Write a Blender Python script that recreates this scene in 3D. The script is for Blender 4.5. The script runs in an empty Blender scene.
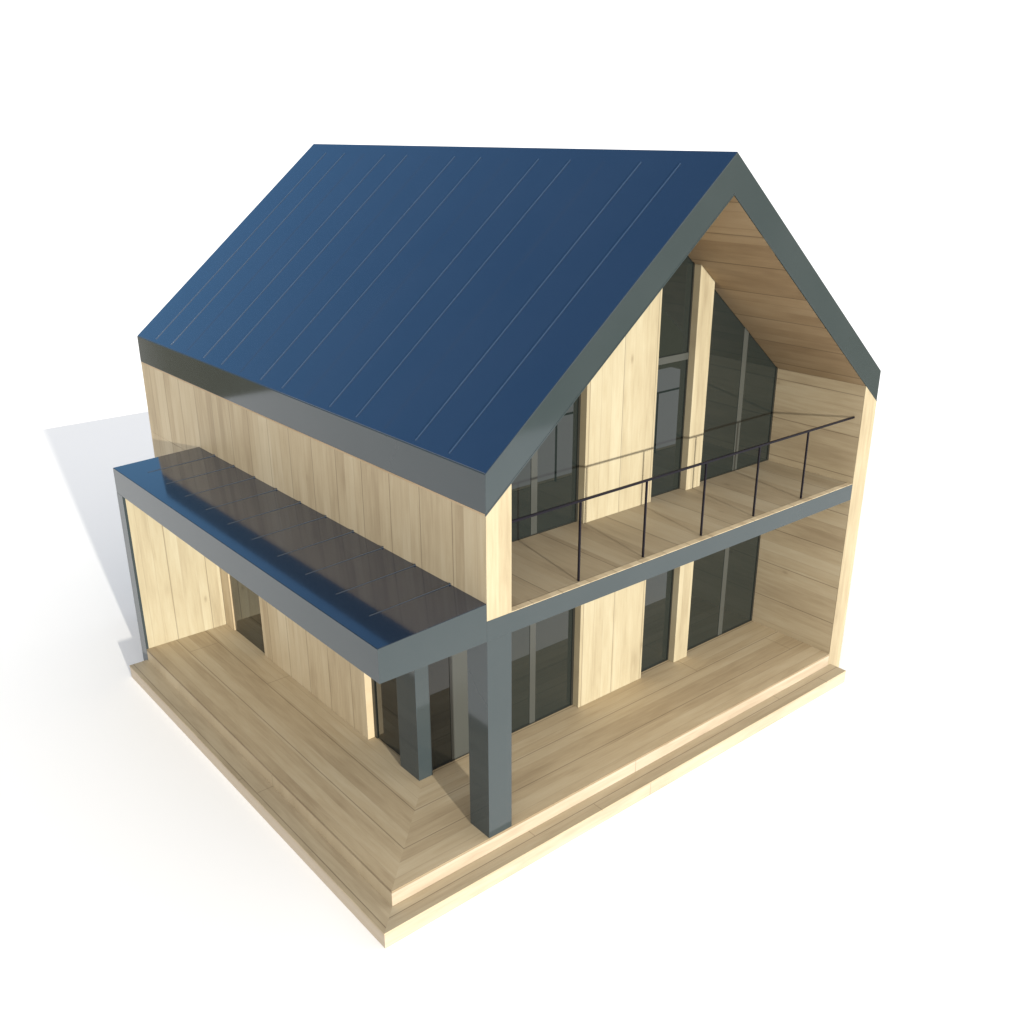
import bpy, bmesh, math
from mathutils import Vector
R = math.radians
S = bpy.context.scene
C = S.collection

# ------------------------------------------------------------------ camera
cam = bpy.data.objects.new('camera', bpy.data.cameras.new('camera'))
C.objects.link(cam); S.camera = cam
cam.location = (-5.6038, -7.1326, 7.4224)
cam.rotation_euler = (1.1824, 0.0001, -0.6950)
cam.data.sensor_width = 36
cam.data.lens = 987.94 / 1024 * 36
cam.data.shift_x = -0.0005
cam.data.shift_y = 0.02285
cam.data.clip_end = 2000

# ------------------------------------------------------------------ light
SUN_EL = math.atan(0.155)
SUN_AZ = math.atan(0.186)                 # shadows run back (+y) and a little right (+x)
sun_dir = Vector((math.sin(SUN_AZ)*math.cos(SUN_EL), math.cos(SUN_AZ)*math.cos(SUN_EL), -math.sin(SUN_EL)))
sl = bpy.data.lights.new('sun', 'SUN'); sl.energy = 5.0; sl.angle = R(1.0); sl.color = (1.0, 0.965, 0.88)
sun = bpy.data.objects.new('sun', sl); C.objects.link(sun)
sun.rotation_euler = sun_dir.to_track_quat('-Z', 'Y').to_euler()

W = bpy.data.worlds.new('World'); S.world = W; W.use_nodes = True
nt = W.node_tree; nt.nodes.clear()
N = nt.nodes.new; L = nt.links.new
out = N('ShaderNodeOutputWorld')
sky = N('ShaderNodeTexSky'); sky.sky_type = 'NISHITA'; sky.sun_disc = False
sky.sun_elevation = SUN_EL; sky.sun_rotation = math.pi + SUN_AZ
tc = N('ShaderNodeTexCoord'); sp = N('ShaderNodeSeparateXYZ'); L(tc.outputs['Generated'], sp.inputs[0])
hz = N('ShaderNodeMapRange'); hz.interpolation_type = 'SMOOTHSTEP'       # white studio haze up to ~9 degrees
hz.inputs['From Min'].default_value = 0.13; hz.inputs['From Max'].default_value = 0.26
hz.inputs['To Min'].default_value = 1; hz.inputs['To Max'].default_value = 0
L(sp.outputs['Z'], hz.inputs['Value'])
fr = N('ShaderNodeMapRange'); fr.interpolation_type = 'SMOOTHSTEP'       # white glow added on the sun's side as fill light
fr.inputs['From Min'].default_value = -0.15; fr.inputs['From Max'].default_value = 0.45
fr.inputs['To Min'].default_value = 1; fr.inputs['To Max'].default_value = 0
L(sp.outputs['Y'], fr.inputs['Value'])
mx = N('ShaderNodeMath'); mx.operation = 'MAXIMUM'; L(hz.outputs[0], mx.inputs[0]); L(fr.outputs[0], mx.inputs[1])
b1 = N('ShaderNodeBackground'); b1.inputs['Strength'].default_value = 0.125; 
tn = N('ShaderNodeMix'); tn.data_type = 'RGBA'; tn.blend_type = 'MULTIPLY'; tn.inputs[0].default_value = 1
L(sky.outputs[0], tn.inputs[6]); tn.inputs[7].default_value = (0.66, 1.0, 1.35, 1); L(tn.outputs[2], b1.inputs['Color'])
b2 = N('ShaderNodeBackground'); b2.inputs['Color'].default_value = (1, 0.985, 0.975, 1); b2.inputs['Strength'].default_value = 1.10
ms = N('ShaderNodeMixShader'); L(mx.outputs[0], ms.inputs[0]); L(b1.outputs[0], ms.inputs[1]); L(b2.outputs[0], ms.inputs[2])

# brown added below the horizon, front and left, to darken metal and glass reflections
lo = N('ShaderNodeMapRange'); lo.inputs['From Min'].default_value = -0.02; lo.inputs['From Max'].default_value = 0.02
lo.inputs['To Min'].default_value = 1; lo.inputs['To Max'].default_value = 0; L(sp.outputs['Z'], lo.inputs['Value'])
bk = N('ShaderNodeMapRange'); bk.inputs['From Min'].default_value = -0.30; bk.inputs['From Max'].default_value = -0.15
bk.inputs['To Min'].default_value = 1; bk.inputs['To Max'].default_value = 0; L(sp.outputs['Y'], bk.inputs['Value'])
lf = N('ShaderNodeMapRange'); lf.inputs['From Min'].default_value = -0.34; lf.inputs['From Max'].default_value = -0.26
lf.inputs['To Min'].default_value = 1; lf.inputs['To Max'].default_value = 0; L(sp.outputs['X'], lf.inputs['Value'])
mm = N('ShaderNodeMath'); mm.operation = 'MAXIMUM'; L(bk.outputs[0], mm.inputs[0]); L(lf.outputs[0], mm.inputs[1])
lb = N('ShaderNodeMath'); lb.operation = 'MULTIPLY'; L(lo.outputs[0], lb.inputs[0]); L(mm.outputs[0], lb.inputs[1])
b3 = N('ShaderNodeBackground'); b3.inputs['Color'].default_value = (0.22, 0.185, 0.10, 1)
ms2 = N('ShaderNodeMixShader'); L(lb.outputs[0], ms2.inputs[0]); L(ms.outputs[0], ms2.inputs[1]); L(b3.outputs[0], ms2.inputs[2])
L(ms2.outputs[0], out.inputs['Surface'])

S.render.engine = 'CYCLES'
S.view_settings.view_transform = 'Standard'; S.view_settings.look = 'None'
S.view_settings.exposure = 0.35; S.view_settings.gamma = 1; S.view_settings.use_curve_mapping = False

# ------------------------------------------------------------------ materials
def new_mat(name):
    m = bpy.data.materials.new(name); m.use_nodes = True
    return m, m.node_tree, m.node_tree.nodes['Principled BSDF']

class NB:                                   # tiny node builder
    def __init__(s, t): s.t = t
    def n(s, ty, **kw):
        o = s.t.nodes.new(ty)
        for k, v in kw.items(): setattr(o, k, v)
        return o
    def m(s, op, a, b=None, c=None):
        o = s.t.nodes.new('ShaderNodeMath'); o.operation = op
        for i, v in enumerate((a, b, c)):
            if v is None: continue
            if isinstance(v, (int, float)): o.inputs[i].default_value = v
            else: s.t.links.new(v, o.inputs[i])
        return o.outputs[0]
    def l(s, a, b): s.t.links.new(a, b)

BOARD = 0.585
def wood(name, across, along, tone=1.0, off=0.0, seed=0.0, width=BOARD, mitre=False, joints=None, tint=(1, 1, 1)):
    """boards laid side by side along `across` (x, y, z), grain running along `along`"""
    m, t, bs = new_mat(name); b = NB(t)
    tcn = b.n('ShaderNodeTexCoord'); sx = b.n('ShaderNodeSeparateXYZ'); b.l(tcn.outputs['Object'], sx.inputs[0])
    ax = {'x': sx.outputs[0], 'y': sx.outputs[1], 'z': sx.outputs[2]}
    if mitre:                               # picture-frame decking: boards follow the two outer edges
        dx = b.m('ADD', ax['x'], 1.318); dy = ax['y']
        sel = b.m('LESS_THAN', dx, dy)      # 1 -> left wing (boards along y)
        inv = b.m('SUBTRACT', 1.0, sel)
        a = b.m('MINIMUM', dx, dy)
        g = b.m('ADD', b.m('MULTIPLY', sel, ax['y']), b.m('MULTIPLY', inv, ax['x']))
        side = b.m('MULTIPLY', sel, 17.3)
    else:
        a = ax[across]; g = ax[along]; side = None
    a = b.m('ADD', a, off)
    u = b.m('DIVIDE', a, width)
    # sub boards: uneven widths inside each wide board
    wob = b.n('ShaderNodeTexNoise'); wob.noise_dimensions = '1D'; wob.inputs['Scale'].default_value = 1.0; wob.inputs['Detail'].default_value = 0
    b.l(b.m('MULTIPLY', u, 1.7), wob.inputs['W'])
    us = b.m('ADD', b.m('MULTIPLY', u, 3.0), b.m('MULTIPLY', b.m('SUBTRACT', wob.outputs[0], 0.5), 0.9))
    ids = b.m('FLOOR', us); idm = b.m('FLOOR', u)
    if side is not None: ids = b.m('ADD', ids, side)
    rnd = b.n('ShaderNodeTexWhiteNoise', noise_dimensions='1D'); b.l(b.m('ADD', ids, seed + 0.37), rnd.inputs['W'])
    rnm = b.n('ShaderNodeTexWhiteNoise', noise_dimensions='1D'); b.l(b.m('ADD', idm, seed + 5.37), rnm.inputs['W'])
    # joint distances
    fm = b.m('FRACT', u); dm = b.m('MULTIPLY', b.m('MINIMUM', fm, b.m('SUBTRACT', 1.0, fm)), width)
    fs = b.m('FRACT', us); ds = b.m('MULTIPLY', b.m('MINIMUM', fs, b.m('SUBTRACT', 1.0, fs)), width / 3)
    def line(d, w0, w1):
        r = b.n('ShaderNodeMapRange'); r.inputs['From Min'].default_value = w0; r.inputs['From Max'].default_value = w1
        r.inputs['To Min'].default_value = 1; r.inputs['To Max'].default_value = 0; b.l(d, r.inputs['Value']); return r.outputs[0]
    jm = line(dm, 0.003, 0.009); js = line(ds, 0.001, 0.006)
    # end joints of the boards
    je = None
    if joints:
        per, ofs = joints
        gs = b.m('DIVIDE', b.m('ADD', g, b.m('MULTIPLY', rnm.outputs['Value'], per)), per)
        fe = b.m('FRACT', gs); de = b.m('MULTIPLY', b.m('MINIMUM', fe, b.m('SUBTRACT', 1.0, fe)), per)
        je = line(de, 0.002, 0.007)
    # grain
    cv = b.n('ShaderNodeCombineXYZ')
    b.l(b.m('ADD', a, b.m('MULTIPLY', rnd.outputs['Value'], 7.0)), cv.inputs[0])
    b.l(b.m('MULTIPLY', g, 0.075), cv.inputs[1]); b.l(b.m('MULTIPLY', ids, 3.1), cv.inputs[2])
    n1 = b.n('ShaderNodeTexNoise'); n1.inputs['Scale'].default_value = 22; n1.inputs['Detail'].default_value = 6; n1.inputs['Roughness'].default_value = 0.6
    n1.inputs['Distortion'].default_value = 0.5; b.l(cv.outputs[0], n1.inputs['Vector'])
    cv2 = b.n('ShaderNodeCombineXYZ'); b.l(a, cv2.inputs[0]); b.l(b.m('MULTIPLY', g, 0.22), cv2.inputs[1]); b.l(ids, cv2.inputs[2])
    n2 = b.n('ShaderNodeTexNoise'); n2.inputs['Scale'].default_value = 3.4; n2.inputs['Detail'].default_value = 3; b.l(cv2.outputs[0], n2.inputs['Vector'])
    # knots: sparse dark spots
    cv3 = b.n('ShaderNodeCombineXYZ'); b.l(b.m('MULTIPLY', a, 2.6), cv3.inputs[0]); b.l(b.m('MULTIPLY', g, 1.15), cv3.inputs[1]); cv3.inputs[2].default_value = seed
    vo = b.n('ShaderNodeTexVoronoi'); vo.feature = 'F1'; vo.inputs['Scale'].default_value = 1.0; b.l(cv3.outputs[0], vo.inputs['Vector'])
    kn = line(vo.outputs['Distance'], 0.02, 0.085)
    ksel = b.n('ShaderNodeSeparateColor'); b.l(vo.outputs['Color'], ksel.inputs[0])
    kn = b.m('MULTIPLY', kn, b.m('GREATER_THAN', ksel.outputs[0], 0.45))
    halo = b.m('MULTIPLY', line(vo.outputs['Distance'], 0.03, 0.22), 0.35)
    # colour
    rp = b.n('ShaderNodeValToRGB')
    e = rp.color_ramp.elements
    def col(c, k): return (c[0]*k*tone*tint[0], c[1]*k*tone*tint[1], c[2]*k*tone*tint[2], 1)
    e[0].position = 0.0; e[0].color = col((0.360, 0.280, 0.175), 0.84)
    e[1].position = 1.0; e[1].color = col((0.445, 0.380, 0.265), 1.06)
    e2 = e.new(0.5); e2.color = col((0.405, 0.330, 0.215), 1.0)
    v = b.m('ADD', b.m('MULTIPLY', rnd.outputs['Value'], 0.42), b.m('MULTIPLY', rnm.outputs['Value'], 0.16))
    v = b.m('ADD', v, b.m('MULTIPLY', b.m('SUBTRACT', n1.outputs[0], 0.5), 0.95))
    v = b.m('ADD', v, b.m('MULTIPLY', b.m('SUBTRACT', n2.outputs[0], 0.5), 1.0))
    v = b.m('ADD', v, 0.20); v = b.m('SUBTRACT', v, b.m('MULTIPLY', halo, n1.outputs[0]))
    b.l(v, rp.inputs[0])
    dark = b.m('MULTIPLY', jm, 0.55)
    dark = b.m('MAXIMUM', dark, b.m('MULTIPLY', js, b.m('MULTIPLY', b.m('GREATER_THAN', rnd.outputs['Value'], 0.45), 0.20)))
    if je is not None: dark = b.m('MAXIMUM', dark, b.m('MULTIPLY', je, 0.5))
    dark = b.m('MAXIMUM', dark, b.m('MULTIPLY', kn, 0.32))
    mixc = b.n('ShaderNodeMix', data_type='RGBA'); b.l(dark, mixc.inputs[0]); b.l(rp.outputs[0], mixc.inputs[6])
    mixc.inputs[7].default_value = (0.085*tone, 0.055*tone, 0.028*tone, 1)
    b.l(mixc.outputs[2], bs.inputs['Base Color'])
    rr = b.m('ADD', 0.48, b.m('MULTIPLY', n1.outputs[0], 0.2)); b.l(rr, bs.inputs['Roughness'])
    bs.inputs['Specular IOR Level'].default_value = 0.35
    bp_ = b.n('ShaderNodeBump'); bp_.inputs['Strength'].default_value = 0.25; bp_.inputs['Distance'].default_value = 0.004
    b.l(b.m('SUBTRACT', b.m('MULTIPLY', n1.outputs[0], 0.3), dark), bp_.inputs['Height']); b.l(bp_.outputs[0], bs.inputs['Normal'])
    return m

def metal(name, col, rough, ior=1.75, spread=0.006):
    m, t, bs = new_mat(name); b = NB(t)
    tcn = b.n('ShaderNodeTexCoord')
    n = b.n('ShaderNodeTexNoise'); n.inputs['Scale'].default_value = 0.9; n.inputs['Detail'].default_value = 4; b.l(tcn.outputs['Object'], n.inputs['Vector'])
    n2 = b.n('ShaderNodeTexNoise'); n2.inputs['Scale'].default_value = 5; n2.inputs['Detail'].default_value = 2; b.l(tcn.outputs['Object'], n2.inputs['Vector'])
    mixc = b.n('ShaderNodeMix', data_type='RGBA'); b.l(n.outputs[0], mixc.inputs[0])
    mixc.inputs[6].default_value = (*[max(0, c-spread) for c in col], 1); mixc.inputs[7].default_value = (*[c+spread for c in col], 1)
    b.l(mixc.outputs[2], bs.inputs['Base Color'])
    b.l(b.m('ADD', rough, b.m('MULTIPLY', b.m('SUBTRACT', n2.outputs[0], 0.5), 0.04)), bs.inputs['Roughness'])
    bs.inputs['IOR'].default_value = ior
    return m

WALL = wood('wall_boards', 'y', 'z', off=0.02, seed=1, tone=0.97, tint=(1.02, 1.0, 0.97))
FACADE = wood('facade_boards', 'x', 'z', off=0.22, seed=3, tone=0.83, tint=(0.955, 1.0, 1.0))
ENDB = wood('end_boards', 'x', 'z', off=0.5, seed=4, width=1.0, tone=0.90, tint=(0.97, 1.0, 1.0))
SIDING = wood('recess_boards', 'z', 'y', off=0.07, seed=7, tone=0.93)
SOFFIT = wood('soffit_boards', 'z', 'y', off=0.1, seed=11, width=0.40, tone=0.86, tint=(1.08, 0.95, 0.86))
DECK = wood('deck_boards', 'x', 'y', seed=13, width=0.476, mitre=True, joints=(11.0, 0), tone=1.0, tint=(1.03, 1.0, 0.96))
TREAD = wood('tread_boards', 'y', 'x', off=0.42, seed=17, width=0.30, tone=0.90, joints=(4.7, 0))
TREADL = wood('tread_boards_long', 'x', 'y', off=0.10, seed=18, width=0.36, tone=0.97, joints=(4.7, 0))
RISER = wood('riser_boards', 'z', 'x', off=0.62, seed=19, width=0.6, tone=0.90, joints=(5.0, 0), tint=(1.0, 1.0, 1.12))
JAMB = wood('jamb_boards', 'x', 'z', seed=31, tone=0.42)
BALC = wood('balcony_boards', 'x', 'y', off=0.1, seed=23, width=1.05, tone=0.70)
EDGE = wood('edge_boards', 'x', 'y', off=0.2, seed=29, width=0.42, tone=1.15)
METAL = metal('grey_cladding', (0.029, 0.040, 0.044), 0.07, ior=1.6)
ROOF = metal('blue_grey_sheet', (0.013, 0.027, 0.058), 0.12, ior=2.05, spread=0.004)
PORCH = metal('porch_sheet', (0.012, 0.019, 0.034), 0.08, ior=1.95, spread=0.004)
SEAM = metal('seam_metal', (0.024, 0.048, 0.090), 0.28, ior=1.6)
SEAMD = metal('porch_seam_metal', (0.035, 0.042, 0.052), 0.25, ior=1.6)
FRAME = metal('frame_metal', (0.046, 0.049, 0.044), 0.25, ior=1.5)
DARKF = metal('dark_frame_metal', (0.016, 0.016, 0.013), 0.3, ior=1.45, spread=0.003)
RAIL = metal('dark_rail_metal', (0.006, 0.005, 0.009), 0.35, ior=1.25, spread=0.001)
GLASS = metal('dark_glass', (0.011, 0.015, 0.014), 0.0, ior=1.65, spread=0.002)
gt = GLASS.node_tree.nodes['Principled BSDF']
for lk in list(gt.inputs['Roughness'].links): GLASS.node_tree.links.remove(lk)
gt.inputs['Roughness'].default_value = 0.015

GROUND, t, bs = new_mat('white_ground'); b = NB(t)
tcn = b.n('ShaderNodeTexCoord'); n = b.n('ShaderNodeTexNoise'); n.inputs['Scale'].default_value = 0.3; b.l(tcn.outputs['Object'], n.inputs['Vector'])
mixc = b.n('ShaderNodeMix', data_type='RGBA'); b.l(n.outputs[0], mixc.inputs[0])
mixc.inputs[6].default_value = (0.950, 0.930, 0.895, 1); mixc.inputs[7].default_value = (0.960, 0.940, 0.905, 1)
b.l(mixc.outputs[2], bs.inputs['Base Color']); bs.inputs['Roughness'].default_value = 0.9; bs.inputs['Specular IOR Level'].default_value = 0

# ------------------------------------------------------------------ mesh helpers
class MB:
    def __init__(s): s.bm = bmesh.new()
    def box(s, x0, x1, y0, y1, z0, z1):
        v = [s.bm.verts.new((x, y, z)) for z in (z0, z1) for y in (y0, y1) for x in (x0, x1)]
        for f in ((0, 2, 3, 1), (4, 5, 7, 6), (0, 1, 5, 4), (2, 6, 7, 3), (0, 4, 6, 2), (1, 3, 7, 5)):
            s.bm.faces.new([v[i] for i in f])
        return s
    def prism(s, poly, axis, a0, a1):       # poly: points in the two other axes, in x,y,z order
        def P(p, a):
            q = list(p); q.insert(axis, a); return s.bm.verts.new(q)
        A = [P(p, a0) for p in poly]; B = [P(p, a1) for p in poly]; n = len(poly)
        s.bm.faces.new(A); s.bm.faces.new(B[::-1])
        for i in range(n): s.bm.faces.new((A[i], A[(i+1) % n], B[(i+1) % n], B[i]))
        return s
    def build(s, name, mat, parent, bevel=0.0, loc=None):
        bmesh.ops.recalc_face_normals(s.bm, faces=s.bm.faces)
        if bevel:
            bmesh.ops.bevel(s.bm, geom=list(s.bm.edges), offset=bevel, segments=2, affect='EDGES', profile=0.5, clamp_overlap=True)
        me = bpy.data.meshes.new(name); s.bm.to_mesh(me); s.bm.free(); me.materials.append(mat)
        o = bpy.data.objects.new(name, me); C.objects.link(o)
        if parent is not None:
            o.parent = parent
            if parent is HOUSE: o.location = (-HOUSE.location[0], -HOUSE.location[1], -HOUSE.location[2])
        return o

# ------------------------------------------------------------------ dimensions (metres)
GZ = -0.402                               # ground
Wd, HE, HR, LEN, TR = 7.0, 4.345, 7.215, 9.10, 0.434
A, HI, HO, LP = 1.318, 2.950, 2.892, 7.08
TW = 0.33                                 # wall thickness at the front
ZB, ZBB = 2.753, 2.517                    # balcony beam top and bottom
YG, YP = 1.47, 1.35                       # glass line and panel line of the recessed front
RX = 3.472
SL = (HR - HE) / RX; SR = (HR - HE) / (Wd - RX)
def soffit_z(x): return HE - TR + (SL * x if x < RX else SR * (Wd - x))

# ------------------------------------------------------------------ ground
g = bmesh.new()
v = [g.verts.new(p) for p in ((-90, -13.2, GZ), (21.2, -13.2, GZ), (21.2, 22.19, GZ), (-90, 22.19, GZ))]
g.faces.new(v); me = bpy.data.meshes.new('ground'); g.to_mesh(me); g.free(); me.materials.append(GROUND)
go = bpy.data.objects.new('ground', me); C.objects.link(go); go['kind'] = 'structure'
go['label'] = 'plain white ground sheet under and around the wooden house'

# ------------------------------------------------------------------ the house
HOUSE = bpy.data.objects.new('wooden_house', None); C.objects.link(HOUSE)
HOUSE.location = (3.5, 4.5, GZ)
HOUSE['label'] = 'two-storey gabled house of pale wood boards with blue-grey metal roof, balcony and porch'
HOUSE['category'] = 'house'

# --- deck with its step
deck = MB().prism([(-A, 0), (Wd-TW-0.002, 0), (Wd-TW-0.002, LEN-0.2), (0.02, LEN-0.2), (0.02, 6.855), (-A, 6.855)], 2, -0.222, -0.03).build('deck', RISER, HOUSE)
MB().prism([(-A, 0), (Wd-TW-0.002, 0), (Wd-TW-0.002, LEN-0.2), (0.02, LEN-0.2), (0.02, 6.855), (-A, 6.855)], 2, -0.027, 0.0).build('deck_boards', DECK, deck)
MB().box(-A-0.0015, -A-0.0003, 0.004, 6.85, -0.22, -0.028).build('riser_board', TREADL, deck)
st = MB().prism([(-1.597, -0.271), (6.741, -0.271), (6.741, -0.002), (-A-0.002, -0.002), (-A-0.002, 6.89), (-1.597, 6.89)], 2, GZ-0.02, -0.2225).build('step', RISER, HOUSE)
MB().prism([(-1.600, -0.274), (6.744, -0.274), (6.744, -0.002), (-A-0.002, -0.002)], 2, -0.222, -0.200).build('tread', TREAD, st)
MB().prism([(-1.600, -0.274), (-A-0.002, -0.002), (-A-0.002, 6.893), (-1.600, 6.893)], 2, -0.222, -0.200).build('tread', TREADL, st)

# --- side walls
def side(x0, x1, mat, name='side_wall'):
    zi = soffit_z(x1 if x0 < 1 else x0) ; zo = soffit_z(x0 if x0 < 1 else x1)
    return MB, zi, zo
# left wall, upper storey (vertical boards)
MB().prism([(0, ZB+0.003), (TW, ZB+0.003), (TW, soffit_z(TW)-0.002), (0, soffit_z(0)-0.002)], 1, 0.012, LEN-0.012).build('upper_side_wall', WALL, HOUSE, 0.003)
# front end board of the left wall
MB().prism([(0.0, ZB+0.002), (TW, ZB+0.002), (TW, soffit_z(TW)-0.002), (0.0, soffit_z(0)-0.002)], 1, 0.0, 0.0115).build('end_board', ENDB, HOUSE)
# right wall, full height
MB().prism([(Wd-TW, GZ-0.02), (Wd, GZ-0.02), (Wd, soffit_z(Wd)-0.002), (Wd-TW, soffit_z(Wd-TW)-0.002)], 1, 0.012, LEN-0.012).build('side_wall', SIDING, HOUSE, 0.003)
MB().prism([(Wd-TW, GZ-0.02), (Wd, GZ-0.02), (Wd, soffit_z(Wd)-0.002), (Wd-TW, soffit_z(Wd-TW)-0.002)], 1, 0.0, 0.0115).build('end_board', ENDB, HOUSE)
# rear gable
MB().prism([(TW+0.003, GZ-0.02), (Wd-TW-0.003, GZ-0.02), (Wd-TW-0.003, soffit_z(Wd-TW)-0.01), (RX, soffit_z(RX)-0.01), (TW+0.003, soffit_z(TW)-0.01)], 1, LEN-0.19, LEN-0.02).build('rear_wall', FACADE, HOUSE)

# left wall, ground storey
MB().box(0.0, 0.10, 2.555, 5.503, 0.002, ZBB-0.002).build('ground_side_wall', WALL, HOUSE, 0.003)
MB().box(0.0, 0.17, 6.56, 6.855, 0.002, ZBB-0.002).build('ground_side_wall', WALL, HOUSE, 0.003)
MB().box(0.0, TW, LP+0.003, LEN-0.012, GZ-0.02, ZB).build('ground_side_wall', WALL, HOUSE, 0.003)
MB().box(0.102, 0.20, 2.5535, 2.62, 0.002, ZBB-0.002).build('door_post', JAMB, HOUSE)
MB().box(0.18, 0.30, 2.63, 6.85, 0.002, ZBB-0.002).build('inner_wall', FACADE, HOUSE)

# --- porch: end wall, roof, pillar
ew = MB().box(-A+0.037, -0.003, 6.857, LP-0.004, GZ-0.02, ZBB-0.002).build('porch_end_wall', FACADE, HOUSE)
MB().box(-A-0.002, -A+0.036, 6.855, LP-0.002, GZ-0.02, ZBB-0.001).build('edge_cladding', METAL, ew)
pr = MB().prism([(-A, ZBB), (-0.001, ZBB), (-0.001, HI), (-A, HO)], 1, 0.0, LP).build('porch_roof', METAL, HOUSE, 0.0012)
MB().prism([(-A+0.006, HO+0.0003), (-0.002, HI+0.0003), (-0.002, HI+0.004), (-A+0.006, HO+0.004)], 1, 0.006, LP-0.006).build('roof_sheet', PORCH, pr)
def hz_p(x): return HI + (HI-HO)/A*x
i = 0
y = 0.62
while y < LP - 0.2:
    sm = MB()
    sm.prism([(-1.02, hz_p(-1.02)+0.003), (-0.004, hz_p(0)+0.003), (-0.004, hz_p(0)+0.012), (-1.02, hz_p(-1.02)+0.008)], 1, y-0.004, y+0.004)
    sm.box(-0.018, -0.003, y-0.009, y+0.009, HI+0.004, HI+0.022)
    sm.build('seam', SEAMD, pr)
    y += 0.6535
MB().box(0.0, TW, 0.0, 0.351, 0.001, ZBB).build('pillar', METAL, HOUSE, 0.0012)

# --- balcony slab, beam, floor
bal = MB().box(0.0, Wd-TW-0.002, 0.0, 0.16, ZBB, ZB).build('balcony_beam', METAL, HOUSE, 0.0012)
MB().box(0.0, Wd-TW-0.002, 0.163, YG+0.2, ZBB+0.004, ZB-0.02).build('balcony_soffit', SOFFIT, HOUSE)
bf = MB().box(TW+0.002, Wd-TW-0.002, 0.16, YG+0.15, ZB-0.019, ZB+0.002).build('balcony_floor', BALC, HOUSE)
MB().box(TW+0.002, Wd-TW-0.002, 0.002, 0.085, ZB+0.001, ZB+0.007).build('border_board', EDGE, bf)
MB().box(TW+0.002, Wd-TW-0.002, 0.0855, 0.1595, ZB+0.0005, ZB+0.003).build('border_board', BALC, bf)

# --- railing
rl = bpy.data.objects.new('railing', None); C.objects.link(rl); rl.parent = HOUSE; rl.location = (-3.5, -4.5, -GZ)
RY = 0.12; RZ = 3.715
MB().box(TW+0.002, Wd-TW-0.002, RY-0.013, RY+0.013, RZ-0.013, RZ+0.013).build('handrail', RAIL, rl, 0.003)
for k in range(5):
    x = 1.405 + 1.047*k
    MB().box(x-0.011, x+0.011, RY-0.011, RY+0.011, ZB+0.003, RZ-0.012).build('baluster', RAIL, rl, 0.002)

# --- recessed front: panels and glazing, both storeys
def poly_clip(x0, x1, z0, top):
    """outline in xz between x0 and x1 from z0 up to a flat or sloping top"""
    if top is not None: return [(x0, z0), (x1, z0), (x1, top), (x0, top)]
    p = [(x0, z0), (x1, z0), (x1, soffit_z(x1)-0.002)]
    if x0 < RX < x1: p.append((RX, soffit_z(RX)-0.002))
    p.append((x0, soffit_z(x0)-0.002)); return p
for z0, top in ((0.001, ZBB+0.003), (ZB+0.003, None)):
    for x0, x1 in ((2.655, 3.915), (4.632, 4.930)):
        MB().prism(poly_clip(x0, x1, z0, top), 1, YP, YG+0.06).build('facade_panel', FACADE, HOUSE, 0.003)

def window(x0, x1, z0, top, mull, frame_l=True, frame_r=True):
    w = MB().prism(poly_clip(x0, x1, z0, top), 1, YG, YG+0.03).build('window', GLASS, HOUSE)
    for m0, m1 in mull:
        MB().prism(poly_clip(m0, m1, z0, top), 1, YG-0.006, YG-0.001).build('mullion', FRAME, w)
    if frame_l: MB().prism(poly_clip(x0, x0+0.035, z0, top), 1, YG-0.012, YG-0.001).build('frame', DARKF, w)
    if frame_r: MB().prism(poly_clip(x1-0.035, x1, z0, top), 1, YG-0.012, YG-0.001).build('frame', DARKF, w)
    MB().box(x0+0.036, x1-0.036, YG-0.010, YG-0.001, z0, z0+0.015).build('frame', DARKF, w)
    return w
for z0, top in ((0.001, ZBB+0.003), (ZB+0.003, None)):
    xl = 0.21 if top else TW+0.002
    window(xl, 2.652, z0, top, [(1.86, 1.96)] + ([(0.56, 0.85)] if top else []), frame_l=False)
    window(4.933, Wd-TW-0.002, z0, top, [(5.80, 5.90)], False, True)
    d = window(3.918, 4.642, z0, top, [], False, True); d.name = 'glass_door'
    if top is None:
        MB().box(3.955, 4.605, YG-0.03, YG-0.001, 4.60, 4.69).build('transom', FRAME, d)

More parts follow.
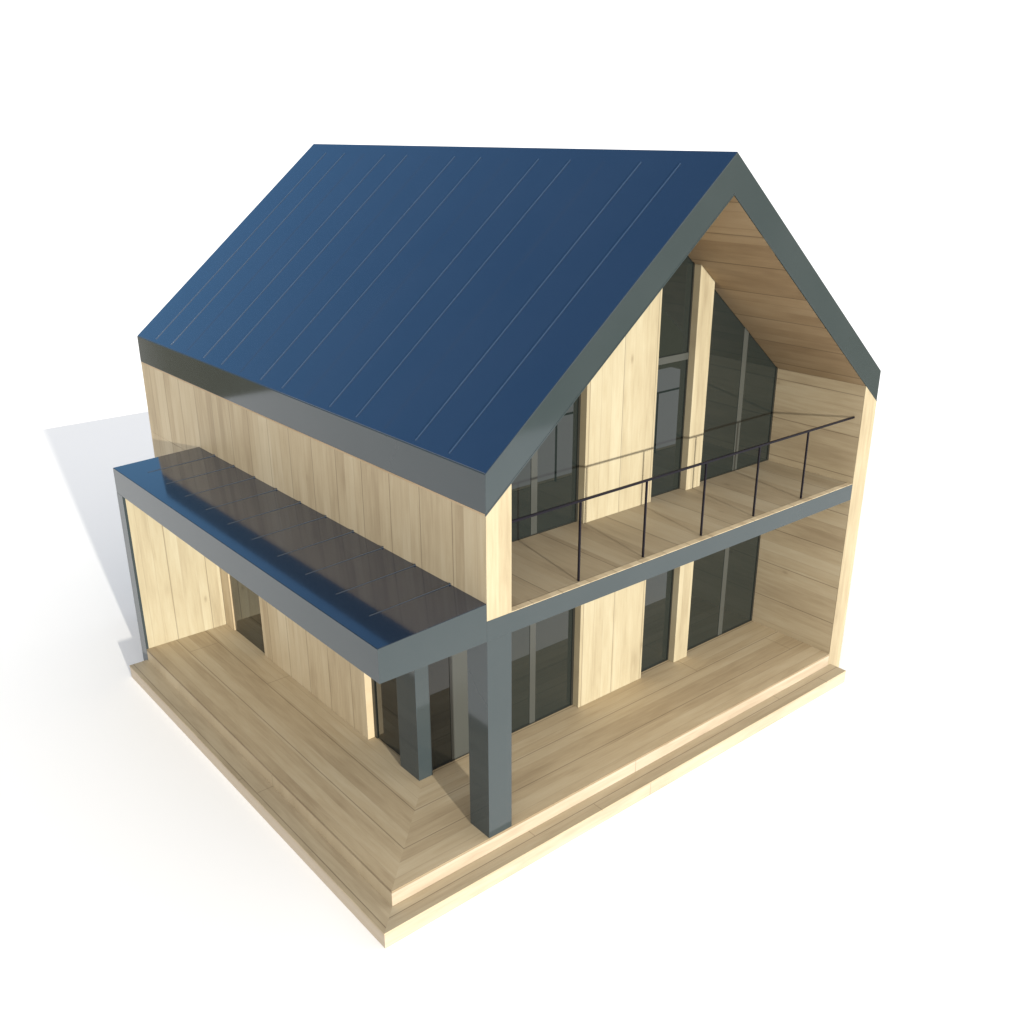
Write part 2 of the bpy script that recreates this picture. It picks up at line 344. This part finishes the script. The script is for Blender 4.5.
# corner post and left-facing glazing on the porch side
MB().box(0.0, 0.205, 1.385, 1.80, 0.001, ZBB-0.001).build('corner_post', METAL, HOUSE, 0.004)
gl = MB().box(0.12, 0.14, 1.803, 2.552, 0.001, ZBB-0.002).build('window', GLASS, HOUSE)
MB().box(0.102, 0.118, 2.50, 2.552, 0.001, ZBB-0.003).build('frame', DARKF, gl)
dr = MB().box(0.025, 0.045, 5.506, 6.557, 0.001, ZBB-0.002).build('glass_door', GLASS, HOUSE)

# --- main roof: one folded slab, seams, soffit lining
def roof_poly(t0, t1, inset=0.0):
    return [(inset, HE-t1+SL*inset), (inset, HE-t0+SL*inset), (RX, HR-t0), (Wd-inset, HE-t0+SR*inset), (Wd-inset, HE-t1+SR*inset), (RX, HR-t1)]
roof = MB().prism(roof_poly(0.0, TR-0.02), 1, 0.0, LEN).build('roof', METAL, HOUSE, 0.004)
MB().prism([(0.0, HE-TR), (0.0, HE-TR+0.0185), (RX, HR-TR+0.0185), (Wd, HE-TR+0.0185), (Wd, HE-TR), (RX, HR-TR)], 1, 0.012, LEN-0.012).build('soffit_lining', SOFFIT, roof)
MB().prism([(0.0, HE-TR), (0.0, HE-TR+0.0185), (RX, HR-TR+0.0185), (Wd, HE-TR+0.0185), (Wd, HE-TR), (RX, HR-TR)], 1, 0.0, 0.0115).build('verge_trim', METAL, roof)
for sgn in (0, 1):
    q = [(0.008, HE+0.0004+SL*0.008), (RX, HR+0.0004), (RX, HR+0.005), (0.008, HE+0.005+SL*0.008)]
    if sgn: q = [(Wd-a_*(Wd-RX)/RX, z_) for a_, z_ in q]
    MB().prism(q, 1, 0.008, LEN-0.008).build('roof_sheet', ROOF, roof)
    k = 0
    y = 0.655
    while y < LEN - 0.2:
        faint = (k % 3 == 2)
        hgt = 0.004 if faint else 0.011; hw = 0.003 if faint else 0.0042
        xa, xb = 0.05, RX - 0.16
        q = [(xa, HE+SL*xa+0.004), (xb, HE+SL*xb+0.004), (xb, HE+SL*xb+0.006+hgt), (xa, HE+SL*xa+0.006+hgt)]
        if sgn: q = [(Wd-a_*(Wd-RX)/RX, z_) for a_, z_ in q]
        MB().prism(q, 1, y-hw, y+hw).build('seam', ROOF if faint else SEAM, roof)
        y += 0.597; k += 1
